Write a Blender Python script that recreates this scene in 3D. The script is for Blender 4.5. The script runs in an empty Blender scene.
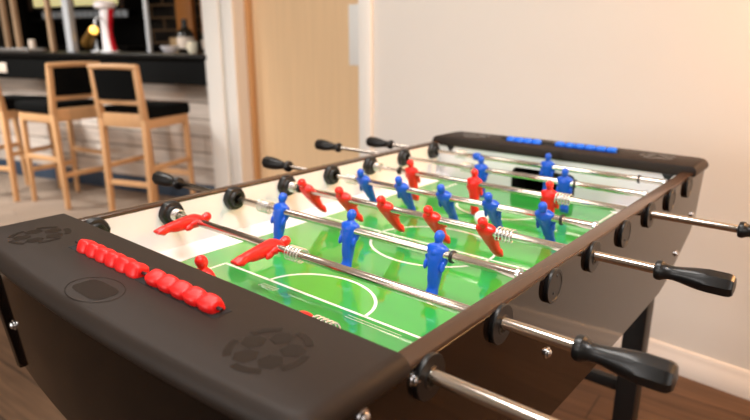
import bpy, bmesh, math, random
from mathutils import Vector, Matrix
random.seed(7)
C = bpy.context.scene.collection
SC = bpy.context.scene
PI = math.pi
ZF = -0.8565                      # the floor; z = 0 is the height of the playing rods

# ------------------------------------------------------------------ materials
def lin(c):
    return tuple((x/12.92 if x <= .04045 else ((x+.055)/1.055)**2.4) for x in [v/255 for v in c]) + (1,)

def mat(name, rgb, rough=.5, metal=0, coat=0, coat_rough=.03, coat_ior=1.5, spec=.5, noise=None, bump=0, emit=None, trans=0):
    m = bpy.data.materials.new(name); m.use_nodes = True
    nt = m.node_tree; b = nt.nodes['Principled BSDF']
    b.inputs['Base Color'].default_value = lin(rgb)
    b.inputs['Roughness'].default_value = rough
    b.inputs['Metallic'].default_value = metal
    b.inputs['Coat Weight'].default_value = coat
    b.inputs['Coat Roughness'].default_value = coat_rough
    b.inputs['Coat IOR'].default_value = coat_ior
    b.inputs['Specular IOR Level'].default_value = spec
    b.inputs['Transmission Weight'].default_value = trans
    if emit:
        b.inputs['Emission Color'].default_value = lin(emit[0]); b.inputs['Emission Strength'].default_value = emit[1]
    if noise:
        scale, amount, stretch = noise
        tc = nt.nodes.new('ShaderNodeTexCoord'); mp = nt.nodes.new('ShaderNodeMapping')
        mp.inputs['Scale'].default_value = stretch
        nz = nt.nodes.new('ShaderNodeTexNoise'); nz.inputs['Scale'].default_value = scale
        nz.inputs['Detail'].default_value = 4
        nt.links.new(tc.outputs['Object'], mp.inputs['Vector']); nt.links.new(mp.outputs['Vector'], nz.inputs['Vector'])
        mx = nt.nodes.new('ShaderNodeMix'); mx.data_type = 'RGBA'
        lc = lin(rgb)
        mx.inputs['A'].default_value = tuple(min(1, v*(1-amount)) for v in lc[:3]) + (1,)
        mx.inputs['B'].default_value = tuple(min(1, v*(1+amount)) for v in lc[:3]) + (1,)
        nt.links.new(nz.outputs['Fac'], mx.inputs['Factor']); nt.links.new(mx.outputs['Result'], b.inputs['Base Color'])
        if bump:
            bp = nt.nodes.new('ShaderNodeBump'); bp.inputs['Strength'].default_value = bump; bp.inputs['Distance'].default_value = .002
            nt.links.new(nz.outputs['Fac'], bp.inputs['Height']); nt.links.new(bp.outputs['Normal'], b.inputs['Normal'])
    return m

def plank_mat(name, c1, c2, line, size, axis_rot=0, rough=.4, coat=0, mortar=.006, grain=.35, offset=.37, spec=.5):
    """boards (or tiles) in the object's own XY plane"""
    m = bpy.data.materials.new(name); m.use_nodes = True
    nt = m.node_tree; b = nt.nodes['Principled BSDF']; N = nt.nodes.new; L = nt.links.new
    b.inputs['Roughness'].default_value = rough; b.inputs['Coat Weight'].default_value = coat
    b.inputs['Specular IOR Level'].default_value = spec
    tc = N('ShaderNodeTexCoord'); mp = N('ShaderNodeMapping'); mp.inputs['Rotation'].default_value = (0, 0, axis_rot); mp.inputs['Location'].default_value = (1.1, 0, 0)
    L(tc.outputs['UV'], mp.inputs['Vector'])
    br = N('ShaderNodeTexBrick'); br.inputs['Scale'].default_value = 1
    br.inputs['Brick Width'].default_value = size[0]; br.inputs['Row Height'].default_value = size[1]
    br.inputs['Mortar Size'].default_value = mortar; br.inputs['Mortar Smooth'].default_value = .3
    br.inputs['Color1'].default_value = lin(c1); br.inputs['Color2'].default_value = lin(c2); br.inputs['Mortar'].default_value = lin(line)
    br.inputs['Bias'].default_value = 0; br.offset = offset
    L(mp.outputs['Vector'], br.inputs['Vector'])
    mp2 = N('ShaderNodeMapping'); mp2.inputs['Scale'].default_value = (3, 45, 1)
    L(mp.outputs['Vector'], mp2.inputs['Vector'])
    nz = N('ShaderNodeTexNoise'); nz.inputs['Scale'].default_value = 1; nz.inputs['Detail'].default_value = 5
    L(mp2.outputs['Vector'], nz.inputs['Vector'])
    rp = N('ShaderNodeMapRange'); rp.inputs['From Min'].default_value = .3; rp.inputs['From Max'].default_value = .7
    rp.inputs['To Min'].default_value = 1-grain; rp.inputs['To Max'].default_value = 1+grain*.5
    L(nz.outputs['Fac'], rp.inputs['Value'])
    mx = N('ShaderNodeMix'); mx.data_type = 'RGBA'; mx.blend_type = 'MULTIPLY'; mx.inputs['Factor'].default_value = 1
    L(br.outputs['Color'], mx.inputs['A']); L(rp.outputs['Result'], mx.inputs['B'])
    L(mx.outputs['Result'], b.inputs['Base Color'])
    return m

M = {}
M['cap'] = mat('dark_plastic', (40, 31, 25), .5, noise=(600, .1, (1, 1, 1)), bump=.12, spec=.22)
M['cap_mark'] = mat('gloss_mark', (35, 27, 22), .26, spec=.28)
M['panel'] = mat('dark_laminate', (24, 16, 11), .06, spec=.5)
M['front'] = mat('dark_end_laminate', (17, 11, 8), .1, spec=.2)
M['rim'] = mat('dark_edging', (74, 54, 40), .22)
M['white'] = mat('white_laminate', (232, 229, 231), .3)
M['ramp'] = mat('white_ramp', (240, 239, 240), .3)
M['green'] = mat('green_pitch', (30, 158, 40), .5, coat=1, coat_rough=.01, coat_ior=2.05)
M['green_d'] = mat('green_pitch_arc', (52, 162, 14), .5, coat=1, coat_rough=.01, coat_ior=2.05)
M['green_b'] = mat('green_pitch_box', (28, 152, 50), .5, coat=1, coat_rough=.01, coat_ior=2.05)
M['line'] = mat('white_line', (248, 246, 232), .5, coat=1, coat_rough=.01, coat_ior=2.05)
M['black'] = mat('black_plastic', (16, 15, 15), .38)
M['black_matt'] = mat('black_recess', (6, 6, 6), .8)
M['grip'] = mat('black_grip', (20, 19, 19), .33)
M['chrome'] = mat('polished_steel', (205, 196, 186), .16, metal=1)
M['spring'] = mat('spring_steel', (228, 226, 224), .25, metal=.8)
M['bolt'] = mat('zinc_bolt', (225, 225, 228), .2, metal=1)
M['red'] = mat('red_plastic', (222, 24, 14), .32)
M['blue'] = mat('blue_plastic', (4, 78, 192), .32)
M['red_bead'] = mat('red_bead_plastic', (228, 22, 20), .42)
M['blue_bead'] = mat('blue_bead_plastic', (20, 105, 225), .3)
M['ball'] = mat('white_ball', (245, 243, 238), .35)
M['leg'] = mat('black_powder_coat', (14, 13, 13), .45)
M['wall'] = mat('cream_paint', (228, 223, 216), .85, noise=(3, .02, (1, 1, 1)))
M['ceil'] = mat('white_paint', (240, 236, 228), .9)
M['gloss_white'] = mat('white_gloss_paint', (246, 242, 235), .4)
M['skirt'] = mat('white_skirting_paint', (222, 217, 212), .45)
M['door'] = mat('light_oak_veneer', (232, 198, 156), .45, noise=(5, .09, (9, 9, .35)))
M['lining'] = mat('oak_lining', (200, 152, 104), .45, noise=(6, .12, (6, 6, .5)))
M['steel_plate'] = mat('satin_plate', (235, 235, 232), .4)
M['oak'] = mat('stool_oak', (208, 162, 116), .45, noise=(9, .12, (6, 6, .7)))
M['uphol'] = mat('black_upholstery', (5, 6, 6), .85, spec=.1)
M['counter'] = mat('dark_counter', (18, 17, 16), .3, spec=.2)
M['fascia'] = mat('charcoal_fascia', (12, 13, 13), .6, spec=.12)
M['kick'] = mat('slate_blue_kickboard', (54, 70, 90), .5)
M['backbar'] = mat('black_joinery', (9, 8, 7), .6, spec=.15)
M['brown'] = mat('brown_joinery', (50, 34, 23), .5)
M['post_wood'] = mat('pale_wood_post', (176, 146, 116), .5)
M['orange_wood'] = mat('honey_wood', (186, 120, 58), .5)
M['steel_post'] = mat('brushed_post', (214, 218, 222), .35, metal=.25)
M['tapwhite'] = mat('tap_white', (238, 232, 232), .3)
M['tapred'] = mat('tap_red', (226, 20, 46), .3)
M['lampglow'] = mat('warm_lit_glass', (255, 214, 120), .5, emit=((255, 200, 90), 2.2))
M['lampbody'] = mat('brass_shade', (150, 110, 50), .35, metal=.7)
M['litpanel'] = mat('lit_frosted_pane', (235, 225, 175), .5, emit=((240, 228, 160), .55))
M['paleshelf'] = mat('bright_glassware', (225, 232, 238), .2)
M['bottle'] = mat('dark_bottle_glass', (24, 20, 14), .15)
M['bottle_green'] = mat('green_bottle_glass', (24, 40, 24), .15)
M['paper'] = mat('bottle_paper', (222, 206, 190), .7)
M['tan'] = mat('kraft_box', (150, 122, 84), .7)
M['ceramic'] = mat('white_ceramic', (226, 226, 232), .3)
M['glass'] = mat('clear_glass', (235, 240, 240), .05, trans=.9)
M['cup'] = mat('cream_cup', (250, 240, 214), .4)
M['tray'] = mat('steel_tray', (170, 164, 158), .3, metal=.8)
M['tile'] = plank_mat('black_wall_tiles', (9, 8, 8), (14, 12, 11), (104, 82, 60), (.34, .13), rough=.25, mortar=.010, grain=.1, offset=.5)
M['clad'] = plank_mat('whitewashed_boards', (206, 192, 180), (226, 216, 206), (126, 106, 90), (3.7, .125), rough=.7, mortar=.006, grain=.25)
M['floor'] = plank_mat('brown_floorboards', (98, 73, 53), (80, 59, 42), (50, 36, 26), (1.5, .16), axis_rot=math.radians(86), rough=.55, spec=.3, mortar=.003, grain=.4)
M['floor_bar'] = plank_mat('pale_floorboards', (158, 140, 124), (144, 127, 112), (116, 101, 88), (1.5, .18), axis_rot=math.radians(15), rough=.55, spec=.3, mortar=.003, grain=.25)

# ------------------------------------------------------------------ mesh helpers
def obj(name, bm, m, parent=None, smooth=True, loc=(0, 0, 0), rot=None, angle=40):
    me = bpy.data.meshes.new(name); bmesh.ops.recalc_face_normals(bm, faces=bm.faces[:])
    bm.to_mesh(me); bm.free()
    for mm in (m if isinstance(m, (list, tuple)) else [m]): me.materials.append(mm)
    if smooth:
        for p in me.polygons: p.use_smooth = True
        me.set_sharp_from_angle(angle=math.radians(angle))
    o = bpy.data.objects.new(name, me); C.objects.link(o)
    o.location = loc
    if rot is not None: o.rotation_euler = rot
    if parent: o.parent = parent
    return o

def empty(name, loc=(0, 0, 0), rotz=0):
    o = bpy.data.objects.new(name, None); C.objects.link(o); o.empty_display_size = .05
    o.location = loc; o.rotation_euler = (0, 0, rotz); return o

def tag(o, label, cat, group=None):
    o['label'] = label; o['category'] = cat
    if group: o['group'] = group
    return o

def struct(o): o['kind'] = 'structure'; return o

def box(bm, x0, x1, y0, y1, z0, z1, bevel=0, mi=0, segs=2):
    r = bmesh.ops.create_cube(bm, size=1)
    vs = r['verts']
    for v in vs:
        v.co = Vector(((x0+x1)/2+v.co.x*(x1-x0), (y0+y1)/2+v.co.y*(y1-y0), (z0+z1)/2+v.co.z*(z1-z0)))
    fs = set(f for v in vs for f in v.link_faces)
    for f in fs: f.material_index = mi
    if bevel:
        es = set(e for v in vs for e in v.link_edges)
        bmesh.ops.bevel(bm, geom=list(es), offset=bevel, segments=segs, profile=.5, affect='EDGES')
    return bm

def prism(bm, pts, vec, mi=0, bevel=0, segs=2):
    """closed outline (3-D points) pushed along vec"""
    a = [bm.verts.new(p) for p in pts]; b = [bm.verts.new(Vector(p)+Vector(vec)) for p in pts]
    n = len(pts); fs = [bm.faces.new(a), bm.faces.new(list(reversed(b)))]
    for i in range(n): fs.append(bm.faces.new((a[i], b[i], b[(i+1) % n], a[(i+1) % n])))
    for f in fs: f.material_index = mi
    if bevel:
        es = set(e for f in fs[:2] for e in f.edges)
        bmesh.ops.bevel(bm, geom=list(es), offset=bevel, segments=segs, profile=.5, affect='EDGES')
    return bm

def lathe(bm, prof, axis='Z', segs=28, at=(0, 0, 0), rmod=None, mi=0):
    """profile = [(radius, height)]; caps where the ends are open"""
    rings = []
    for r, h in prof:
        ring = []
        for k in range(segs):
            a = 2*PI*k/segs; rr = r*(rmod(a, h) if rmod else 1)
            p = (rr*math.cos(a), rr*math.sin(a), h)
            if axis == 'Y': p = (p[0], p[2], p[1])
            if axis == 'X': p = (p[2], p[0], p[1])
            ring.append(bm.verts.new(Vector(p)+Vector(at)))
        rings.append(ring)
    fs = []
    for i in range(len(rings)-1):
        for k in range(segs):
            fs.append(bm.faces.new((rings[i][k], rings[i][(k+1) % segs], rings[i+1][(k+1) % segs], rings[i+1][k])))
    fs.append(bm.faces.new(rings[0])); fs.append(bm.faces.new(rings[-1]))
    for f in fs: f.material_index = mi
    return bm

def tube(bm, pts, r, segs=8):
    rings = []; n = len(pts); pts = [Vector(p) for p in pts]
    up = Vector((0, 0, 1)); prev = None
    for i, p in enumerate(pts):
        t = (pts[min(i+1, n-1)]-pts[max(i-1, 0)]).normalized()
        if prev is None:
            a = t.cross(up);
            if a.length < 1e-4: a = t.cross(Vector((1, 0, 0)))
            a.normalize()
        else:
            a = (prev - t*prev.dot(t)).normalized()
        prev = a; b = t.cross(a)
        rr = r[i] if isinstance(r, (list, tuple)) else r
        rings.append([bm.verts.new(p+(a*math.cos(2*PI*k/segs)+b*math.sin(2*PI*k/segs))*rr) for k in range(segs)])
    for i in range(n-1):
        for k in range(segs):
            bm.faces.new((rings[i][k], rings[i][(k+1) % segs], rings[i+1][(k+1) % segs], rings[i+1][k]))
    bm.faces.new(rings[0]); bm.faces.new(rings[-1])
    return bm

def bar(bm, p, q, w, d, bevel=.004, up=(0, 0, 1), w2=None, d2=None):
    """a squared timber from p to q, w wide and d deep (w2, d2 at q)"""
    p, q = Vector(p), Vector(q); t = (q-p).normalized(); u = Vector(up)
    a = t.cross(u)
    if a.length < 1e-4: a = Vector((0, 1, 0))
    a.normalize(); b = a.cross(t)
    w2 = w2 or w; d2 = d2 or d
    va = [bm.verts.new(p+a*sx*w/2+b*sy*d/2) for sx, sy in ((-1, -1), (1, -1), (1, 1), (-1, 1))]
    vb = [bm.verts.new(q+a*sx*w2/2+b*sy*d2/2) for sx, sy in ((-1, -1), (1, -1), (1, 1), (-1, 1))]
    bm.faces.new(va); bm.faces.new(vb[::-1])
    for i in range(4): bm.faces.new((va[i], vb[i], vb[(i+1) % 4], va[(i+1) % 4]))
    if bevel:
        bmesh.ops.bevel(bm, geom=list(set(e for v in va+vb for e in v.link_edges)), offset=bevel, segments=2, profile=.5, affect='EDGES')
    return bm

def uv_planar(o, ax, ay):
    """UVs in metres along two axes of the mesh's own space"""
    me = o.data; uv = me.uv_layers.new(name='UVMap'); ax, ay = Vector(ax), Vector(ay)
    for l in me.loops:
        p = me.vertices[l.vertex_index].co; uv.data[l.index].uv = (p.dot(ax), p.dot(ay))

def B(): return bmesh.new()

# ------------------------------------------------------------------ the setting
LF = (-5.2, -3.6)                                   # far corner of the lounge behind the viewer
AW = math.radians(4.5)                              # the back wall is turned a little against the table
WU = Vector((math.sin(AW), math.cos(AW), 0)); WN = Vector((-math.cos(AW), math.sin(AW), 0)); WO = Vector((1.762, .107, ZF))
WROT = math.atan2(WU.y, WU.x)
# wall frame: x along the wall (to the left in view), y into the wall, z up from the floor
def wall_frame(o): o.location = WO; o.rotation_euler = (0, 0, WROT)
# local x = WU ; local y = rotate 90 = (-WU.y, WU.x) = room side (-x world) ; so into the wall is -y
H = 2.75
DOOR = (1.655, 2.815); DH = 2.06; OPEN = 3.14
bm = B()
box(bm, -4.2, DOOR[0], -.17, 0, 0, H); box(bm, DOOR[0], DOOR[1], -.17, 0, DH, H); box(bm, DOOR[1], OPEN, -.17, 0, 0, H)
w = struct(obj('wall_back', bm, M['wall'], smooth=False)); wall_frame(w)
bm = B(); prism(bm, [(-4.2, .0, 0), (-4.2, .018, 0), (-4.2, .018, .062), (-4.2, .013, .068), (-4.2, .013, .082), (-4.2, .006, .096), (-4.2, 0, .098)], (4.2+DOOR[0]-.085, 0, 0))
w = struct(obj('baseboard_back', bm, M['skirt'])); wall_frame(w)
# door with oak lining, architraves and the opening's white trim
bm = B()
for a, b in ((DOOR[0]-.085, DOOR[0]+.004), (DOOR[1]-.004, DOOR[1]+.115)): box(bm, a, b, 0, .02, 0, DH+.085, .004)
box(bm, DOOR[0]-.085, DOOR[1]+.115, 0, .021, DH, DH+.085, .004)
w = struct(obj('trim_1', bm, M['gloss_white'])); wall_frame(w)
bm = B(); box(bm, DOOR[1]+.15, OPEN+.025, 0, .03, 0, H, .005); box(bm, OPEN, OPEN+.025, -.19, .03, 0, H, .004)
w = struct(obj('trim_2', bm, M['gloss_white'])); wall_frame(w)
dr = struct(empty('door_1')); wall_frame(dr)
bm = B(); box(bm, DOOR[0]+.02, DOOR[1]-.035, -.16, -.115, .006, DH-.01); obj('door_leaf', bm, M['door'], dr)
bm = B(); box(bm, DOOR[1]-.03, DOOR[1], -.17, -.075, 0, DH, .002); box(bm, DOOR[0], DOOR[0]+.02, -.17, -.075, 0, DH, .002)
box(bm, DOOR[0]+.02, DOOR[1]-.035, -.17, -.075, DH-.02, DH); obj('door_lining', bm, M['lining'], dr)
bm = B(); box(bm, DOOR[0]+.125, DOOR[0]+.215, -.115, -.112, 1.055, 1.372, .001); pp = obj('push_plate', bm, M['steel_plate'], dr); pp['label'] = 'white metal push plate'

# bar frame: local x along the counter (to the left in view), local y towards the viewer
B0 = Vector((2.045, 3.57, ZF)); BU = Vector((-.258, .966, 0)); BROT = math.atan2(.966, -.258)
def bar_frame(o): o.location = B0; o.rotation_euler = (0, 0, BROT)
def barpt(u, n, z): return B0 + BU*u + Vector((.966, .258, 0))*n + Vector((0, 0, z-ZF))   # n away from the viewer

bm = B(); box(bm, LF[0], 4.6, LF[1], 2.9, ZF-.05, ZF)
f = struct(obj('floor', bm, M['floor'], smooth=False)); uv_planar(f, (1, 0, 0), (0, 1, 0))
bm = B(); box(bm, LF[0], 4.6, 2.9, 9.6, ZF-.05, ZF)
f = struct(obj('floor_bar', bm, M['floor_bar'], smooth=False)); uv_planar(f, (1, 0, 0), (0, 1, 0))
bm = B(); box(bm, LF[0], 4.6, LF[1], 9.6, ZF+H, ZF+H+.05); struct(obj('ceiling', bm, M['ceil'], smooth=False))
bm = B(); box(bm, LF[0]-.1, LF[0], LF[1], 9.6, ZF, ZF+H); struct(obj('wall_front', bm, M['wall'], smooth=False))
bm = B(); box(bm, LF[0], 4.6, LF[1]-.1, LF[1], ZF, ZF+H); struct(obj('wall_right', bm, M['wall'], smooth=False))
bm = B(); box(bm, LF[0], 4.6, 9.6, 9.7, ZF, ZF+H); struct(obj('wall_left', bm, M['wall'], smooth=False))
bm = B(); box(bm, -.9, 6.2, -1.75, -1.65, 0, H)
w = struct(obj('wall_bar', bm, M['tile'], smooth=False)); bar_frame(w); uv_planar(w, (1, 0, 0), (0, 0, 1))

# ------------------------------------------------------------------ lights
def area(name, loc, target, size, power, col, sy=None):
    l = bpy.data.lights.new(name, 'AREA'); l.energy = power; l.color = col; l.shape = 'RECTANGLE'; l.size = size; l.size_y = sy or size
    o = bpy.data.objects.new(name, l); C.objects.link(o); o.location = loc
    o.rotation_euler = (Vector(target)-Vector(loc)).to_track_quat('-Z', 'Y').to_euler(); return o
area('window_light', (-5.1, 2.2, .5), (0, 1.6, .1), 3.0, 125, (1, .98, .96), 1.7)
area('side_window_light', (-1.5, -3.5, .6), (-.6, 1, .0), 2.4, 34, (1, .96, .92), 1.6)
l = area('table_fill_light', (-.25, -.45, ZF+H-.15), (.5, .45, -.05), .6, 5.5, (1, .97, .96)); l.data.spread = math.radians(62)  # added fill, no known lamp: narrow beam that brightens the table's inner linings
for i, (x, y, p) in enumerate([(.2, .9, 25), (-1.6, .8, 18), (.3, 2.5, 16)]):
    area('ceiling_lamp', (x, y, ZF+H-.03), (x, y, 0), .7, p, (1, .96, .92))
l = area('bar_front_fill', (-.1, 5.0, ZF+H-.06), (1.55, 4.6, -.6), .8, 50, (1, .97, .93)); l.data.spread = math.radians(85)  # invented source above the stools, added to lift the bar front and its floor
area('warm_lamp', (1.3, -1.15, ZF+1.9), (1.75, -.65, .55), .2, 48, (1, .5, .2))
area('bar_lamp', (2.95, 5.6, ZF+H-.05), (2.95, 5.6, 0), .5, 10, (1, .8, .55))

# ------------------------------------------------------------------ foosball table
T = tag(empty('foosball_table', (.525, .378, ZF)), 'dark table football game, red and blue players on steel rods over green pitch', 'foosball table')
def tpart(name, bm, m, parent=T, **k):
    o = obj(name, bm, m, None, **k)
    o.parent = parent; o.matrix_parent_inverse = Matrix.Translation(parent_world(parent)).inverted(); return o
def parent_world(p):
    v = Vector(p.location); q = p.parent
    if q is not None: v = Vector(p['_w']) if '_w' in p else v
    return v
YL, YR = .730, .028            # inner faces of the long sides
XN, XFAR = -.045, 1.095        # inner faces of the ends
ZP = -.085                     # pitch
ZR = .0234                     # rim
# long side panels, chamfered towards the ends
prof = [(-.177, .017), (1.226, .017), (1.196, -.118), (1.165, -.142), (.99, -.218), (.93, -.232), (.5, -.238), (.12, -.236), (-.151, -.206)]
bm = B(); prism(bm, [(x, .0074, z) for x, z in prof], (0, .0206, 0), bevel=.0012, segs=1); sp1 = tpart('side_panel', bm, M['panel'], smooth=False)
bm = B(); prism(bm, [(x, .730, z) for x, z in prof], (0, .016, 0), bevel=.0012, segs=1); tpart('side_panel', bm, M['panel'], smooth=False)
for y0, y1 in ((.0062, .0315), (.727, .7475)):
    bm = B(); box(bm, -.05, 1.10, y0, y1, .0165, ZR, .002); tpart('top_rim', bm, M['rim'])
# white inner linings
for y0, y1 in ((.028, .0305), (.7275, .730)):
    bm = B(); box(bm, XN, XFAR, y0, y1, ZP-.004, .0166); tpart('inner_lining', bm, M['white'], smooth=False)
def end_lining(x0, dx):
    g0, g1, gt = .288, .478, -.024
    pts = [(YR, ZP-.004), (g0, ZP-.004), (g0, gt-.016), (g0+.005, gt-.005), (g0+.016, gt), (g1-.016, gt), (g1-.005, gt-.005), (g1, gt-.016), (g1, ZP-.004), (YL, ZP-.004), (YL, .024), (YR, .024)]
    bm = B(); prism(bm, [(x0, y, z) for y, z in pts], (dx, 0, 0)); return tpart('end_lining', bm, M['white'], smooth=False)
end_lining(XFAR, .006); end_lining(XN, -.006)
for x0, x1 in ((XFAR+.006, XFAR+.11), (XN-.10, XN-.006)):
    bm = B()
    g0, g1, gt = .286, .480, -.022
    box(bm, x0, x1, g0-.004, g0, ZP-.03, gt); box(bm, x0, x1, g1, g1+.004, ZP-.03, gt)
    box(bm, x0, x1, g0, g1, gt, gt+.004); box(bm, x0, x1, g0, g1, ZP-.034, ZP-.03)
    e = x1 if x0 > 1 else x0
    box(bm, e-.002, e+.002, g0, g1, ZP-.03, gt); tpart('goal_box', bm, M['black_matt'], smooth=False)
# end panels: the near one bows outwards like the cap
def bow(y): u = (y-.378)/.37; return -.166+.024*u*u
ys = [.028+(.702)*i/24 for i in range(25)]
bm = B()
top = [(bow(y), y) for y in ys]; inn = [(bow(y)+.016, y) for y in reversed(ys)]
prism(bm, [(x, y, -.206) for x, y in top+inn], (-.022, 0, .215)); tpart('end_panel', bm, M['front'], angle=30)
bm = B(); prism(bm, [(1.05-x, .756-y, -.12) for x, y in top+inn], (0, 0, .13)); tpart('end_panel', bm, M['panel'])
bm = B(); box(bm, -.10, 1.14, .029, .729, -.2, -.186); tpart('bottom_board', bm, M['panel'])
# playing field: green print under glass, white markings in the same sheet
bm = B(); box(bm, XN-.004, XFAR+.004, .0285, .7295, ZP-.008, ZP, mi=0)
zl = ZP+.0004; CX, CY = .525, .372
def quad(x0, x1, y0, y1, mi, z=zl):
    f = bm.faces.new([bm.verts.new((x, y, z)) for x, y in ((x0, y0), (x1, y0), (x1, y1), (x0, y1))]); f.material_index = mi
def arc(cx, cy, r, a0, a1, wd, mi, n=48, z=zl, ry=None):
    ry = ry or r; vs = []
    for k in range(n+1):
        a = a0+(a1-a0)*k/n; c, s = math.cos(a), math.sin(a)
        vs.append((bm.verts.new((cx+(r-wd/2)*c, cy+(ry-wd/2)*s, z)), bm.verts.new((cx+(r+wd/2)*c, cy+(ry+wd/2)*s, z))))
    for a, b in zip(vs, vs[1:]):
        f = bm.faces.new((a[0], a[1], b[1], b[0])); f.material_index = mi
def sector(cx, cy, r, a0, a1, mi, ry, n=40, z=ZP+.0002):
    f = bm.faces.new([bm.verts.new((cx+r*math.cos(a0+(a1-a0)*k/n), cy+ry*math.sin(a0+(a1-a0)*k/n), z)) for k in range(n+1)]); f.material_index = mi
LW = .0055
quad(CX-LW/2, CX+LW/2, .076, .682, 1)
arc(CX, CY-.01, .118, 0, 2*PI, LW, 1, 72, ry=.135)
for s in (1, -1):
    X = lambda x: x if s == 1 else 1.05-x
    Y = lambda y: y if s == 1 else .756-y
    xs = sorted((X(.184-LW/2), X(.184+LW/2))); yy = sorted((Y(.604), Y(.137)))
    quad(xs[0], xs[1], yy[0], yy[1], 1)
    xs = sorted((X(-.04), X(.184)))
    for y in (.604, .137):
        q = sorted((Y(y)-LW/2, Y(y)+LW/2)); quad(xs[0], xs[1], q[0], q[1], 1)
    q = sorted((Y(.604), Y(.137))); quad(xs[0], xs[1], q[0], q[1], 3, ZP+.0002)
    a0 = -PI/2 if s == 1 else PI/2
    arc(X(.184), Y(.364), .090, a0, a0+PI, LW, 1, ry=.112)
    sector(X(.184), Y(.364), .090, a0, a0+PI, 2, .112)
    for d in (.012, .019):
        x = X(.184-d); quad(x-.0005, x+.0005, *sorted((Y(.17), Y(.275))), 1)
    for k in range(6):                                    # little slanted white mark by the box line
        y0 = Y(.470-.007*k); v = [(X(.170), y0), (X(.170), y0-.0014), (X(.157), y0+.003), (X(.157), y0+.0044)]
        f = bm.faces.new([bm.verts.new((a, b, zl)) for a, b in v]); f.material_index = 1
pf = tpart('playfield', bm, [M['green'], M['line'], M['green_d'], M['green_b']], smooth=False)
# white side ramps
for y0, y1 in ((.7278, .679), (.0302, .078)):
    bm = B(); s = 1 if y1 < y0 else -1
    bot = [(XN+.002, y0), (XFAR-.002, y0), (XFAR-.002, y1-s*.0), (XFAR-.06, y1), (.158, y1), (.12, y1-s*.004), (.09, y1-s*.018), (.06, y1-s*.045), (.03, y1-s*.085), (XN+.002, y1-s*.12)]
    if s < 0: bot = [(1.05-x, y) for x, y in bot]
    a = [bm.verts.new((x, y, ZP+.0006)) for x, y in bot]
    tp = [bm.verts.new((x, y0, ZP+.012 if i in (0, 1) else ZP+.012)) for i, (x, y) in enumerate(bot[:2])]
    bm.faces.new([tp[0], tp[1]]+a[2:]); bm.faces.new([a[0], a[1], tp[1], tp[0]]); bm.faces.new([a[0], tp[0], a[-1]]); bm.faces.new([a[1], a[2], tp[1]]); bm.faces.new(a)
    tpart('side_ramp', bm, M['ramp'], smooth=False)

# end caps with bowed fronts
def cap_outline(n=24, yl=.7545, yr=-.0015, inner=-.0385, d=0):
    yl -= d; yr += d; inner -= d*.2
    pts = [(inner, yr), (inner, yl)]
    def o(y): u = (y-.3765)/.37; return -.2+d+.018*u*u
    for c, sgn in ((yl, 1), (yr, -1)):
        pass
    r = .014
    q = []
    for k in range(n+1):
        y = yl-r-(yl-yr-2*r)*k/n; q.append((o(y), y))
    xe = o(yl)
    pts += [(xe+r, yl), (xe+r*.3, yl-r*.3)] + q + [(xe+r*.3, yr+r*.3), (xe+r, yr)]
    return pts
def make_cap(far):
    bm = B(); lay = []
    for d, z in ((.014, .0125), (.006, .0135), (.002, .0165), (0, .0215), (.0006, .0265), (.0025, .0315), (.006, .0360), (.0105, .0388), (.016, .0400)):
        out = cap_outline(d=d)
        lay.append([bm.verts.new(((1.05-x) if far else x, (.753-y) if far else y, z)) for x, y in out])
    for a, b in zip(lay, lay[1:]):
        for k in range(len(a)): bm.faces.new((a[k], a[(k+1) % len(a)], b[(k+1) % len(a)], b[k]))
    bm.faces.new(lay[0]); bm.faces.new(lay[-1])
    c = tpart('end_cap', bm, M['cap'], angle=50)
    fx = (lambda x: 1.05-x) if far else (lambda x: x)
    fy = (lambda y: .753-y) if far else (lambda y: y)
    s = -1 if far else 1
    # printed footballs
    for cy in (.11, .645):
        bm = B(); R = .0435; z = .0403
        def disc(cx_, cy_, r, n, rot, sq=1):
            f = bm.faces.new([bm.verts.new((fx(cx_+r*math.cos(rot+2*PI*k/n)), fy(cy_+r*math.sin(rot+2*PI*k/n)), z)) for k in range(n)])
        cx = -.117
        for k in range(5):
            a = 2*PI*k/5+.3
            disc(cx+.0235*math.cos(a), cy+.0235*math.sin(a), .0130, 6, a)
            for j in range(1):
                a2 = a+PI/5; vs = []
                for t in range(5):
                    aa = a2-.4+.2*t; vs.append((aa, R))
                for t in range(5):
                    aa = a2+.4-.2*t; vs.append((aa, R-.0085))
                bm.faces.new([bm.verts.new((fx(cx+r*math.cos(t)), fy(cy+r*math.sin(t)), z)) for t, r in vs])
        e = tpart('printed_football', bm, M['cap_mark'], c, smooth=False); e['label'] = 'glossy black printed football'
    bm = B(); z = .0403; n = 40; cx, cy = -.158, .378          # oval badge: outline and a dark rounded field
    o1 = [(cx+.030*math.cos(2*PI*k/n), cy+.046*math.sin(2*PI*k/n)) for k in range(n)]; o2 = [(cx+.0288*math.cos(2*PI*k/n), cy+.0446*math.sin(2*PI*k/n)) for k in range(n)]
    a = [bm.verts.new((fx(x), fy(y), z)) for x, y in o1]; b = [bm.verts.new((fx(x), fy(y), z)) for x, y in o2]
    for k in range(n): bm.faces.new((a[k], a[(k+1) % n], b[(k+1) % n], b[k]))
    bm.faces.new([bm.verts.new((fx(cx+.017*math.copysign(abs(math.cos(2*PI*k/n))**.5, math.cos(2*PI*k/n))), fy(cy+.034*math.copysign(abs(math.sin(2*PI*k/n))**.5, math.sin(2*PI*k/n))), z)) for k in range(n)])
    tpart('oval_badge', bm, M['cap_mark'], c, smooth=False)
    # score slot and beads
    bm = B(); xa, xb = sorted((fx(-.113), fx(-.089))); ya, yb = sorted((fy(.205), fy(.556)))
    box(bm, xa, xb, ya, yb, .0396, .0404); tpart('score_slot', bm, M['black_matt'], c, smooth=False)
    bm = B(); tube(bm, [(fx(-.101), ya+.001, .0455), (fx(-.101), yb-.001, .0455)], .0022); tpart('score_rod', bm, M['black'], c)
    return c, fx, fy
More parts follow.
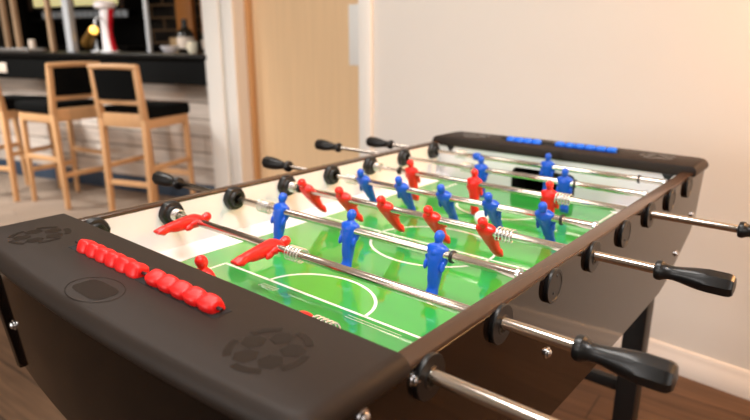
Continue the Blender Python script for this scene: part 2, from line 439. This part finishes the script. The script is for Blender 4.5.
def bead_mesh(m, name, q=1):
    bm = B(); L_ = .0270
    pr = [(.0070, -L_/2), (.0094, -L_/2+.001), (.0111, -L_/2+.0045), (.0119, -.003), (.0119, .003), (.0111, L_/2-.0045), (.0094, L_/2-.001), (.0070, L_/2)]
    pr = [(a*q, b) for a, b in pr]; lathe(bm, pr, 'Y', 24, rmod=lambda a, h: 1/(abs(math.cos(a))**4+abs(math.sin(a))**4)**.25*.93)
    me = bpy.data.meshes.new(name); bmesh.ops.recalc_face_normals(bm, faces=bm.faces[:]); bm.to_mesh(me); bm.free()
    for p in me.polygons: p.use_smooth = True
    me.materials.append(m); me.set_sharp_from_angle(angle=math.radians(50)); return me
def inst(name, me, parent, loc, rot=(0, 0, 0)):
    o = bpy.data.objects.new(name, me); C.objects.link(o); o.location = loc; o.rotation_euler = rot
    o.parent = parent; o.matrix_parent_inverse = Matrix.Translation(parent_world(parent)).inverted(); return o
cap_n, fx, fy = make_cap(False)
rb = bead_mesh(M['red_bead'], 'score_bead_red'); bb = bead_mesh(M['blue_bead'], 'score_bead_blue', .85)
for k in range(6): inst('score_bead', rb, cap_n, (-.101, .521-.0274*k, .0440), (0, .39, 0))
for k in range(5): inst('score_bead', rb, cap_n, (-.100, .338-.0276*k, .0440), (0, .39, PI))
cap_f, fx, fy = make_cap(True)
for k in range(4): inst('score_bead', bb, cap_f, (1.151, .513-.0272*k, .0430), (0, .39, 0))
for k in range(6): inst('score_bead', bb, cap_f, (1.151, .362-.0285*k, .0430), (0, .39, PI))
# wedge brackets under the cap corners
for cp, x in ((cap_n, -.060), (cap_f, 1.094)):
    for y in (.062, .69):
        bm = B(); prism(bm, [(x, y-.016, .014), (x, y+.016, .014), (x, y+.004, -.004), (x, y-.004, -.004)], (.016, 0, 0), bevel=.0015)
        tpart('corner_bracket', bm, M['black'], cp)

# bushings through both long sides
def bushing_profile_hex(bm, y, sgn):
    hexm = lambda a, h: 1/ (math.cos((a % (PI/3))-PI/6)*.35+.65) * .98
    lathe(bm, [(.0252, 0), (.0252, sgn*.008), (.0228, sgn*.0125), (.017, sgn*.0135), (.0150, sgn*.0185), (.0105, sgn*.0185), (.0095, sgn*.010)], 'Y', 48, at=(0, y, 0), rmod=hexm)
RODY = {}
bush = []
for i in range(8):
    for left in (True, False):
        bm = B(); capped = (not left and i in (2, 4, 6, 7)) or (left and i in (0, 1, 3, 5))
        yin = .7275 if left else .0305; yout = .7462 if left else .0072; s = -1 if left else 1
        if left: bushing_profile_hex(bm, yin, s)
        else: lathe(bm, [(.013, 0), (.013, s*.002), (.0085, s*.0022)], 'Y', 24, at=(0, yin, -.002))
        o = -s
        if capped:
            lathe(bm, [(.0248, 0), (.0252, o*.0008), (.0252, o*.0054), (.0245, o*.0066), (.0205, o*.0067), (.0200, o*.0061), (.001, o*.0061)], 'Y', 40, at=(0, yout, -.0028))
        else:
            lathe(bm, [(.0248, 0), (.0252, o*.0008), (.0252, o*.0054), (.0245, o*.0066), (.0125, o*.0067), (.0115, o*.0074), (.0100, o*.0074), (.0090, o*.004)], 'Y', 40, at=(0, yout, -.0028))
        bu = tpart('bushing', bm, M['black'], loc=(.15*i, 0, 0), angle=28); bush.append((bu, i, left, capped, yout, o))
for bu, i, left, capped, yout, o in bush:
    if capped and not left:
        for sz in (-1, 1):
            bm = B(); lathe(bm, [(.0022, 0), (.0018, o*.0012)], 'Y', 10, at=(.15*i+.004*sz, yout+o*.0059, .012*sz))
            tpart('screw', bm, M['grip'], bu)

# player figures
def figure_mesh(name, m):
    bm = B()
    # (z, half width along rod, half depth, forward shift)
    secs = [(-.0790, .0084, .0022, .0006), (-.0780, .0096, .0034, .0008), (-.072, .0104, .0058, .0016), (-.066, .0106, .0080, .0018), (-.0625, .0100, .0076, .0008), (-.058, .0092, .0072, .0), (-.050, .0098, .0082, -.0005), (-.040, .0108, .0096, 0),
            (-.030, .0120, .0108, 0), (-.021, .0126, .0116, 0), (-.012, .0136, .0124, 0), (-.004, .0164, .0122, 0), (.003, .0176, .0122, 0), (.008, .0174, .0108, 0), (.0120, .0150, .0092, 0), (.0145, .0100, .0072, 0), (.0162, .0064, .0060, 0), (.020, .0056, .0056, .0005)]
    n = 24; rings = []
    for z, a, b, sh in secs:
        rings.append([bm.verts.new((sh+b*math.copysign(abs(math.cos(t))**.8, math.cos(t)), a*math.copysign(abs(math.sin(t))**.8, math.sin(t)), z)) for t in [2*PI*k/n for k in range(n)]])
    for r0, r1 in zip(rings, rings[1:]):
        for k in range(n): bm.faces.new((r0[k], r0[(k+1) % n], r1[(k+1) % n], r1[k]))
    bm.faces.new(rings[0]); bm.faces.new(rings[-1])
    def ball(c, r, rot=None):
        mt = Matrix.Translation(c) @ (rot or Matrix()) @ Matrix.Diagonal((*r, 1))
        bmesh.ops.create_uvsphere(bm, u_segments=20, v_segments=14, radius=1, matrix=mt)
    ball((.0005, 0, .0258), (.0088, .0080, .0106))                    # head
    ball((.0082, 0, .0255), (.0022, .0014, .0022)); ball((.0055, 0, .0205), (.0032, .003, .0024))   # nose, chin
    ball((-.0008, 0, .0283), (.0088, .0085, .0086))                   # hair
    for s in (-1, 1):
        ball((0, s*.0142, .0070), (.0074, .0052, .0056))              # shoulders
        ball((.0000, s*.0176, -.005), (.0056, .0036, .0135), Matrix.Rotation(-s*.06, 4, 'X'))   # upper arms
        ball((.0050, s*.0160, -.0200), (.0050, .0034, .0095), Matrix.Rotation(-.25, 4, 'Y'))    # forearms and hands
        ball((.0022, s*.0052, -.036), (.0074, .0050, .020))           # thighs
    ball((.0064, 0, .001), (.0068, .0100, .0085))                     # chest
    ball((.0, 0, .0), (.0118, .0178, .0118))                          # boss round the rod
    bmesh.ops.recalc_face_normals(bm, faces=bm.faces[:])
    me = bpy.data.meshes.new(name+'_raw'); bm.to_mesh(me); bm.free()
    o = bpy.data.objects.new('temporary', me); C.objects.link(o)
    md = o.modifiers.new('r', 'REMESH'); md.mode = 'VOXEL'; md.voxel_size = .0009; md.use_smooth_shade = True
    sm = o.modifiers.new('s', 'SMOOTH'); sm.factor = .5; sm.iterations = 1
    dg = bpy.context.evaluated_depsgraph_get(); dg.update()
    res = bpy.data.meshes.new_from_object(o.evaluated_get(dg)); res.name = name
    bpy.data.objects.remove(o)
    res.materials.clear(); res.materials.append(m)
    for p in res.polygons: p.use_smooth = True
    return res
red_fig = figure_mesh('player_red', M['red']); blue_fig = figure_mesh('player_blue', M['blue'])
def spring_mesh(L_=.034, turns=5, R=.0120, r=.0013):
    bm = B(); pts = []
    for k in range(int(turns*18)+1):
        a = 2*PI*k/18; pts.append((R*math.cos(a), L_*(k/(turns*18)-.5), R*math.sin(a)))
    tube(bm, pts, r, 6)
    me = bpy.data.meshes.new('spring'); bm.to_mesh(me); bm.free(); me.materials.append(M['spring'])
    for p in me.polygons: p.use_smooth = True
    return me
spring_long = spring_mesh(); spring_short = spring_mesh(.018, 4, .0112)
def handle_mesh():
    bm = B(); L_ = .1
    pr = [(.0095, 0), (.0135, .001), (.0150, .004), (.0150, .009), (.0125, .013), (.0108, .018), (.0105, .026), (.0118, .036), (.0145, .050), (.0163, .062), (.0172, .070), (.0172, .094), (.0160, .099), (.0132, .102), (.006, .1035)]
    def oct_(a, h):
        if h < .058: return 1
        t = min(1, (h-.058)/.012); f = math.cos(PI/8)/math.cos((a % (PI/4))-PI/8)
        return 1-t+t*f*1.03
    lathe(bm, pr, 'Y', 48, rmod=oct_)
    bmesh.ops.recalc_face_normals(bm, faces=bm.faces[:])
    me = bpy.data.meshes.new('handle'); bm.to_mesh(me); bm.free(); me.materials.append(M['grip'])
    for p in me.polygons: p.use_smooth = True
    me.set_sharp_from_angle(angle=math.radians(30)); return me
grip = handle_mesh()
bm = B(); lathe(bm, [(.0072, -.0028), (.0098, -.0026), (.0104, -.0014), (.0104, .0014), (.0098, .0026), (.0072, .0028)], 'Y', 24)
ring_me = bpy.data.meshes.new('stop_ring'); bmesh.ops.recalc_face_normals(bm, faces=bm.faces[:]); bm.to_mesh(ring_me); bm.free(); ring_me.materials.append(M['black'])
# index: colour, main tube ends, thin tube ends, figures (position, turn), springs, rings, handle start
RODS = [
 ('red',  (-.15, .690), (.690, .728), [(.391, 8)], [(.156, 1)], [], -.150),
 ('red',  (-.10, .672), (.672, .728), [(.646, -88), (.421, -86)], [(.700, 0), (.366, 1)], [], -.087),
 ('blue', (.06, .94), (.03, .06), [(.572, -12), (.386, -9), (.198, -10)], [(.620, 1)], [.169], .932),
 ('red',  (-.10, .680), (.680, .728), [(.653, 39), (.539, 39), (.424, 39), (.310, 39), (.194, 39)], [(.698, 0), (.158, 1)], [.680], -.088),
 ('blue', (.06, .640), (.03, .90), [(.614, 32), (.498, 34), (.383, 36), (.269, 34), (.153, 32)], [(.652, 1)], [.119], .879),
 ('red',  (-.16, .620), (.620, .728), [(.583, 14), (.398, 4), (.211, 8)], [(.696, 0), (.180, 1)], [.622], -.146),
 ('blue', (.06, .500), (.03, .99), [(.467, 8), (.239, 10)], [(.510, 1)], [.214], .978),
 ('blue', (.06, .600), (.03, .90), [(.350, 4)], [(.622, 1)], [.114], .886),
]
names = ['goalkeeper', 'two-player', 'three-player', 'five-player']
for i, (col, main, thin, figs, springs, rings, hs) in enumerate(RODS):
    bm = B()
    lathe(bm, [(.0066, main[0]), (.0073, main[0]+.001), (.0073, main[1]-.001), (.0066, main[1])], 'Y', 20)
    lathe(bm, [(.0052, thin[0]), (.0052, thin[1])], 'Y', 16)
    rod = tpart('rod', bm, M['chrome'], loc=(.15*i, 0, 0))
    rod['_w'] = (.15*i, 0, 0)
    for y, a in figs:
        # positive turn swings the feet towards the far goal
        f_ = inst('player', red_fig if col == 'red' else blue_fig, rod, (.15*i, y, 0), (0, -math.radians(a), 0))
        if col == 'blue':
            f_.rotation_euler = (0, math.radians(a), PI)
    if i in (0, 7):
        y = .187 if i == 0 else .568
        bm = B(); lathe(bm, [(.0078, -.0115), (.0098, -.0095), (.0113, -.005), (.0116, 0), (.0113, .005), (.0098, .0095), (.0078, .0115)], 'Y', 24, at=(.15*i, y, 0))
        tpart('stop_ball', bm, M[col], rod)
    for y, big in springs: inst('spring', spring_long if big else spring_short, rod, (.15*i, y, 0))
    for y in rings: inst('stop_ring', ring_me, rod, (.15*i, y, 0))
    if col == 'red':
        h_ = inst('handle', grip, rod, (.15*i, hs, 0), (PI, 0, 0))
    else:
        h_ = inst('handle', grip, rod, (.15*i, hs, 0), (0, 0, 0))
        bm = B(); lathe(bm, [(.0052, .0), (.0098, .001), (.0098, .006), (.006, .0075)], 'Y', 16, at=(.15*i, .0525, 0)); tpart('end_nut', bm, M['bolt'], rod)
    h_['label'] = 'black plastic handle'
for o in C.objects:
    if '_w' in o: del o['_w']
# bolts on the outside
def bolt(p, d):
    bm = B(); ax = 'Y' if abs(d[1]) else 'X'; s = d[1] or d[0]
    lathe(bm, [(.0088, 0), (.0088, s*.0012), (.0062, s*.0016), (.0060, s*.0045), (.0040, s*.0062), (.001, s*.0068)], ax, 18, at=p)
    tpart('bolt', bm, M['bolt'])
for x, z in ((.307, -.111), (1.150, -.093), (1.042, -.166), (-.021, .003), (-.099, .002)): bolt((x, .0073, z), (0, -1, 0))
bolt((bow(.697)-.0094, .697, -.112), (-1, 0, 0))
# legs and cross rails
for x in (1.112, -.05):
    for y in (.088, .668):
        bm = B(); box(bm, x-.03, x+.03, y-.027, y+.027, ZF+.012, -.135 if x > 1 else -.19, .003)
        lg = tpart('leg', bm, M['leg'])
        bm = B(); lathe(bm, [(.024, ZF), (.026, ZF+.004), (.024, ZF+.012)], 'Z', 24, at=(x, y, 0)); tpart('levelling_foot', bm, M['black'], lg)
    bm = B(); box(bm, x-.012, x+.012, .119, .637, -.618, -.585, .002); tpart('cross_rail', bm, M['leg'])

# ball on the pitch
bm = B(); bmesh.ops.create_uvsphere(bm, u_segments=32, v_segments=20, radius=.017)
tag(obj('ball', bm, M['ball'], loc=(.712, .353, ZP+.0175)), 'small white ball on the green pitch at a red player\'s feet', 'ball')

# ------------------------------------------------------------------ the bar
bar_root = tag(empty('bar_counter'), 'long bar counter with dark top, charcoal fascia, whitewashed boards and blue kickboard', 'bar counter'); bar_frame(bar_root)
U0, U1 = -.42, 5.2
def bpart(name, bm, m, **k): return obj(name, bm, m, bar_root, **k)
zc = .238-ZF
bm = B(); box(bm, U0, U1, -.62, .15, zc-.035, zc, .006); bpart('counter_top', bm, M['counter'])
bm = B(); box(bm, U0, U1, .09, .125, zc-.035-.172, zc-.035); bpart('fascia', bm, M['fascia'], smooth=False)
bm = B(); box(bm, U0, U1, -.06, -.005, .12, zc-.035); c = bpart('board_cladding', bm, M['clad'], smooth=False); uv_planar(c, (1, 0, 0), (0, 0, 1))
bm = B(); box(bm, U0, U1, -.06, .005, 0, .125, .002); bpart('kickboard', bm, M['kick'])
bm = B(); box(bm, 1.86, 1.97, .125, .132, zc-.165, zc-.085, .002); bpart('socket_plate', bm, M['paper'])

# stools: frame in oak, back panel and seat in black
def stool(loc, rotz, label):
    t = tag(empty('bar_stool', loc, rotz), label, 'bar stool', 'wooden stools along the bar')
    W = .404; SH = .74; D = .42           # local +x = forward, y = to the left; origin under the middle of the rear legs
    for s in (1, -1):
        y = s*(W/2-.022)
        bm = B()
        bar(bm, (-.015, y, 0), (.0, y, .70), .030, .034, .004, up=(1, 0, 0), w2=.036, d2=.046)
        bar(bm, (-.0008, y, .685), (-.034, y, 1.025), .038, .046, .005, up=(1, 0, 0), w2=.034, d2=.034); obj('rear_post', bm, M['oak'], t)
        bm = B(); bar(bm, (D+.005, y*.98, 0), (D-.02, y*.98, .69), .028, .028, .004, up=(1, 0, 0), w2=.036, d2=.036); obj('leg', bm, M['oak'], t)
        bm = B(); box(bm, .0, D-.02, y-.011, y+.011, .625, .69, .003); obj('apron', bm, M['oak'], t)
        bm = B(); bar(bm, (.0, y, .36), (D-.01, y, .36), .02, .034, .004); obj('stretcher', bm, M['oak'], t)
    bm = B(); box(bm, -.018, .012, -W/2+.04, W/2-.04, .635, .725, .003); obj('apron', bm, M['oak'], t)
    bm = B(); box(bm, D-.035, D-.01, -W/2+.03, W/2-.03, .625, .69, .003); obj('apron', bm, M['oak'], t)
    bm = B(); bar(bm, (-.008, -W/2+.03, .25), (-.008, W/2-.03, .25), .022, .036, .004); obj('stretcher', bm, M['oak'], t)
    bm = B(); bar(bm, (D-.005, -W/2+.03, .25), (D-.005, W/2-.03, .25), .028, .036, .004); obj('foot_rail', bm, M['oak'], t)
    # back: top rail (gently curved), lower rail, upholstered panel
    def backx(z): return -.0008-(z-.685)*.0332/.34
    bm = B(); n = 10; pts = [(backx(1.03)-.012*(1-(2*k/n-1)**2), -W/2+.004+(W-.008)*k/n, 1.022+.006*(1-(2*k/n-1)**2)) for k in range(n+1)]
    tube(bm, pts, .019, 10); obj('top_rail', bm, M['oak'], t)
    bm = B(); bar(bm, (backx(.80), -W/2+.03, .80), (backx(.80), W/2-.03, .80), .024, .034, .004); obj('lower_rail', bm, M['oak'], t)
    bm = B(); z0, z1 = .815, 1.008
    vs = []
    for dx in (-.013, .013):
        for z in (z0, z1):
            for k in range(7): vs.append(bm.verts.new((backx(z)+dx-.010*(1-(2*k/6-1)**2), (-W/2+.036)+(W-.072)*k/6, z)))
    g = lambda a, z, k: vs[(a*2+z)*7+k]
    for k in range(6):
        bm.faces.new((g(0, 0, k), g(0, 0, k+1), g(0, 1, k+1), g(0, 1, k))); bm.faces.new((g(1, 0, k), g(1, 1, k), g(1, 1, k+1), g(1, 0, k+1)))
        bm.faces.new((g(0, 0, k), g(1, 0, k), g(1, 0, k+1), g(0, 0, k+1))); bm.faces.new((g(0, 1, k), g(0, 1, k+1), g(1, 1, k+1), g(1, 1, k)))
    for k in (0, 6): bm.faces.new((g(0, 0, k), g(0, 1, k), g(1, 1, k), g(1, 0, k)))
    o = obj('back_panel', bm, M['uphol'], t); o['label'] = 'black upholstered back panel'
    bm = B(); box(bm, .016, D+.02, -W/2-.005, W/2+.005, .688, .765, .022, segs=4); o = obj('seat', bm, M['uphol'], t, angle=60); o['label'] = 'black padded seat'
    return t
def place_stool(rear_left, ang, label):
    d = Vector((math.cos(ang), math.sin(ang), 0)); l = Vector((-d.y, d.x, 0))
    p = Vector((rear_left[0], rear_left[1], ZF)) - l*(.180)
    stool(p, ang, label)
place_stool((1.412, 3.665), math.radians(19), 'wooden bar stool with black back and seat, nearest the white door trim')
place_stool((1.272, 4.094), math.radians(99), 'wooden bar stool turned away to the left, its black back panel facing the viewer')
place_stool((.99, 4.95), math.radians(23), 'wooden bar stool cut by the left photo edge, only seat and legs showing')

# things on and behind the counter
ZC = .238
def on_bar(o, u, n, z=ZC):
    p = barpt(u, n, z); o.location = p; o.rotation_euler = (0, 0, BROT); return o
def post(u, n, m, w, d, label, name, cat, z=ZC, top=ZF+H):
    bm = B(); box(bm, -w/2, w/2, -d/2, d/2, 0, top-z, .004); o = tag(obj(name, bm, m), label, cat); on_bar(o, u, n, z); return o
post(2.27, .2, M['post_wood'], .042, .04, 'pale wooden post standing on the bar at the photo\'s left edge', 'wooden_post', 'post')
post(2.12, .2, M['post_wood'], .042, .04, 'pale wooden post on the bar, second from the left edge', 'wooden_post', 'post')
post(1.68, .2, M['post_wood'], .038, .04, 'slim pale wooden post on the bar beside the steel tray', 'wooden_post', 'post')
post(1.50, .25, M['steel_post'], .07, .06, 'broad silvery gantry post on the bar left of the beer tap', 'gantry_post', 'post')
post(.58, .22, M['steel_post'], .030, .03, 'slim silver gantry post on the bar right of the beer tap', 'gantry_post', 'post')
# beer tap: waisted white column with a red flank
t = tag(empty('beer_tap'), 'white and red beer tap column on the bar counter', 'beer tap'); on_bar(t, 1.0, .2)
def tapsec(z): return .052+.018*abs(z/.17-1)**1.5
bm = B(); sl = []
for k in range(9):
    z = .34*k/8; w_ = tapsec(z); cx = .02*math.sin(k/8*PI*1.1)-.01
    sl.append([bm.verts.new((cx+w_*.9*math.cos(a), w_*.75*math.sin(a), z)) for a in [2*PI*j/20 for j in range(20)]])
for a, b in zip(sl, sl[1:]):
    for j in range(20):
        f = bm.faces.new((a[j], a[(j+1) % 20], b[(j+1) % 20], b[j]))
        f.material_index = 1 if 8 <= j <= 12 else 0
bm.faces.new(sl[0]); bm.faces.new(sl[-1])
# local +x points to the left in view, so the red flank sits on the -x side facing the viewer
obj('column', bm, [M['tapwhite'], M['tapred']], t)
bm = B(); lathe(bm, [(.07, .34), (.085, .352), (.085, .385), (.06, .40)], 'Z', 24); obj('tap_head', bm, M['tapwhite'], t)
bm = B(); lathe(bm, [(.075, 0), (.075, .012), (.055, .02)], 'Z', 24); obj('base', bm, M['steel_post'], t)
bm = B(); tube(bm, [(0, .05, .27), (0, .1, .265), (0, .115, .24), (0, .115, .2)], .009, 10); obj('spout', bm, M['steel_post'], t)
# drip tray with cloth items
t = tag(empty('drip_tray'), 'shallow steel tray lying on the bar between the wooden posts', 'tray'); on_bar(t, 1.93, .05)
bm = B(); box(bm, -.25, .2, -.09, .09, 0, .028, .005); obj('tray_body', bm, M['tray'], t)
bm = B(); box(bm, -.23, .18, -.075, .075, .028, .031); obj('grille', bm, M['steel_post'], t)
bm = B(); lathe(bm, [(.028, 0), (.03, .05), (.028, .1), (.018, .105)], 'Z', 20); tag(on_bar(obj('pump_clip', bm, M['paper']), 2.02, .25), 'small pale pot standing behind the steel tray', 'pot')
# warm lamp
t = tag(empty('table_lamp'), 'small brass spot lamp with glowing end on the back of the bar', 'lamp'); on_bar(t, 1.3, .33)
bm = B(); lathe(bm, [(.05, 0), (.05, .012), (.012, .02), (.009, .10)], 'Z', 20); obj('base', bm, M['steel_post'], t)
bm = B(); tube(bm, [(.11, .0, .075), (-.055, .06, .175)], [.055, .04], 16); obj('shade', bm, M['lampbody'], t)
bm = B(); bmesh.ops.create_uvsphere(bm, u_segments=16, v_segments=10, radius=.036, matrix=Matrix.Translation((-.062, .064, .18))); o = obj('bulb', bm, M['lampglow'], t); o['label'] = 'glowing yellow bulb'
# back bar: a shelf unit against the tiles
zz = lambda z: z-ZF
t = tag(empty('back_bar_cupboard'), 'low black cupboard against the tiled wall behind the bar', 'cupboard'); bar_frame(t)
bm = B(); box(bm, 2.0, 3.5, -1.60, -1.30, .06, zz(.25), .004); obj('body', bm, M['backbar'], t)
bm = B(); box(bm, 2.04, 3.46, -1.58, -1.34, 0, .06); obj('plinth', bm, M['black'], t, smooth=False)
bm = B(); box(bm, 1.98, 3.52, -1.62, -1.28, zz(.25), zz(.275), .004); obj('worktop', bm, M['counter'], t)
for u in (2.03, 2.77):
    bm = B(); box(bm, u, u+.7, -1.30, -1.285, .1, zz(.23), .003); d = obj('door', bm, M['backbar'], t)
    bm = B(); tube(bm, [(u+.1, -1.285, .95), (u+.1, -1.262, .95), (u+.22, -1.262, .95), (u+.22, -1.285, .95)], .006, 8); obj('handle', bm, M['steel_post'], d)
bm = B(); box(bm, 2.0, 3.5, -1.645, -1.625, zz(.28), zz(1.5)); o = tag(obj('display_backing', bm, M['backbar'], smooth=False), 'flat black panel fixed on the tiles behind the beer tap', 'panel'); bar_frame(o)
bm = B(); box(bm, 2.02, 3.48, -1.62, -1.32, zz(.545), zz(.575), .002); o = tag(obj('wall_shelf', bm, M['backbar']), 'black shelf behind the beer tap carrying a row of bright glasses', 'shelf'); bar_frame(o)
t = tag(empty('wall_cabinet'), 'black wall cabinet with a softly lit yellowish pane above the glasses', 'cabinet'); bar_frame(t)
bm = B(); box(bm, 2.0, 3.5, -1.62, -1.34, zz(.66), zz(1.5), .003); obj('body', bm, M['backbar'], t)
bm = B(); box(bm, 2.1, 2.74, -1.338, -1.325, zz(.70), zz(1.1)); box(bm, 2.78, 3.4, -1.338, -1.325, zz(.70), zz(1.1)); o = obj('lit_pane', bm, M['litpanel'], t, smooth=False); o['label'] = 'softly lit yellowish pane'
for u in (2.02, 3.44):
    bm = B(); box(bm, u, u+.05, -1.339, -1.32, zz(.66), zz(1.5), .002); obj('frame', bm, M['brown'], t)
k = 0
for u in [2.13+.085*j for j in range(16)]:
    bm = B(); lathe(bm, [(.026, 0), (.03, .04), (.034, .075), (.03, .076), (.02, .01)], 'Z', 14)
    o = tag(obj('drinking_glass', bm, M['paleshelf']), 'bright upturned glass in the row on the black shelf behind the beer tap', 'glass', 'glasses on the back bar shelf'); on_bar(o, u, 1.45, .575)
# dark tall fridge-like cabinet to the left and brown panel
t = tag(empty('tall_cabinet'), 'tall dark cabinet behind the bar, at the left of the back wall', 'cabinet'); bar_frame(t)
bm = B(); box(bm, 3.62, 4.35, -1.64, -1.1, 0, 2.3, .006); obj('body', bm, M['backbar'], t)
bm = B(); box(bm, 3.66, 4.31, -1.1, -1.075, .1, 2.25, .004); obj('door', bm, M['black'], t)
t = tag(empty('wooden_partition'), 'brown wooden partition behind the bar near the left photo edge', 'partition'); bar_frame(t)
bm = B(); box(bm, 4.4, 5.6, -1.5, -1.42, 0, 2.4); obj('panel', bm, M['brown'], t, smooth=False)
# honey wood upright pieces at the right end
post(1.30, 1.45, M['orange_wood'], .20, .06, 'honey-coloured wooden upright against the black tiles', 'wooden_upright', 'post', ZF)
post(.95, 1.50, M['orange_wood'], .36, .05, 'broad honey-coloured wooden panel beside the white door trim', 'wooden_upright', 'post', ZF)
# bottles, boxes, bowl, cup
def bottle(u, n, label, m, r=.036, h=.27, lab=True, z=ZC):
    t = tag(empty('bottle'), label, 'bottle'); on_bar(t, u, n, z)
    bm = B(); lathe(bm, [(r*.9, 0), (r, .006), (r, h*.58), (r*.8, h*.66), (r*.38, h*.76), (r*.34, h*.97), (r*.4, h*.975), (r*.4, h)], 'Z', 22); obj('glass_body', bm, m, t)
    if lab:
        bm = B(); lathe(bm, [(r*1.015, h*.14), (r*1.02, h*.15), (r*1.02, h*.47), (r*1.015, h*.48)], 'Z', 22); obj('paper_label', bm, M['paper'], t)
    return t
bottle(.225, .24, 'squat dark bottle with a wide white label behind the white bowl', M['bottle'], .062, .25)
bottle(.05, .30, 'slim clear bottle at the bar end beside the door trim', M['glass'], .034, .27, False)
bottle(.13, .36, 'dark bottle with label between squat bottle and clear bottle', M['bottle_green'], .036, .21)
for k, (u, s) in enumerate(((.44, .05), (.325, .045))):
    bm = B(); box(bm, -s, s, -.035, .035, 0, .115, .003)
    t = tag(obj('carton', bm, M['tan']), ['tan carton on the bar nearer the silver post', 'tan carton on the bar beside the squat bottle'][k], 'carton'); on_bar(t, u, .38)
bm = B(); lathe(bm, [(.025, 0), (.045, .008), (.068, .05), (.070, .055), (.064, .052), (.03, .014), (.004, .010)], 'Z', 26)
on_bar(tag(obj('bowl', bm, M['ceramic']), 'small white bowl on the bar in front of the squat bottle', 'bowl'), .20, .04)
t = tag(empty('coffee_cup'), 'cream cup on the bar end beside the white door trim', 'cup'); on_bar(t, .0, .06)
bm = B(); lathe(bm, [(.024, 0), (.032, .01), (.038, .085), (.035, .086), (.028, .015), (.004, .012)], 'Z', 24); obj('cup_body', bm, M['cup'], t)
bm = B(); tube(bm, [(.033, 0, .065), (.055, 0, .062), (.058, 0, .04), (.034, 0, .026)], .005, 8); obj('cup_handle', bm, M['cup'], t)

# ------------------------------------------------------------------ camera and view
cam = bpy.data.cameras.new('camera'); co = bpy.data.objects.new('camera', cam); C.objects.link(co)
CP = Vector((-.4361, -.2913, .3235)); yaw, pit = .6994, .28
co.location = CP
fw = Vector((math.cos(yaw)*math.cos(pit), math.sin(yaw)*math.cos(pit), -math.sin(pit)))
co.rotation_euler = fw.to_track_quat('-Z', 'Y').to_euler()
cam.sensor_width = 36; cam.lens = 585.457/750*36; cam.clip_start = .02
cam.dof.use_dof = True; cam.dof.focus_distance = .84; cam.dof.aperture_fstop = 3.6
SC.camera = co
wd = bpy.data.worlds.new('world'); SC.world = wd; wd.use_nodes = True
wd.node_tree.nodes['Background'].inputs['Color'].default_value = (1, .95, .88, 1); wd.node_tree.nodes['Background'].inputs['Strength'].default_value = .3
vs = SC.view_settings; vs.view_transform = 'Standard'; vs.look = 'None'; vs.gamma = 1; vs.use_curve_mapping = False; vs.exposure = .07
SC.cycles.use_denoising = True
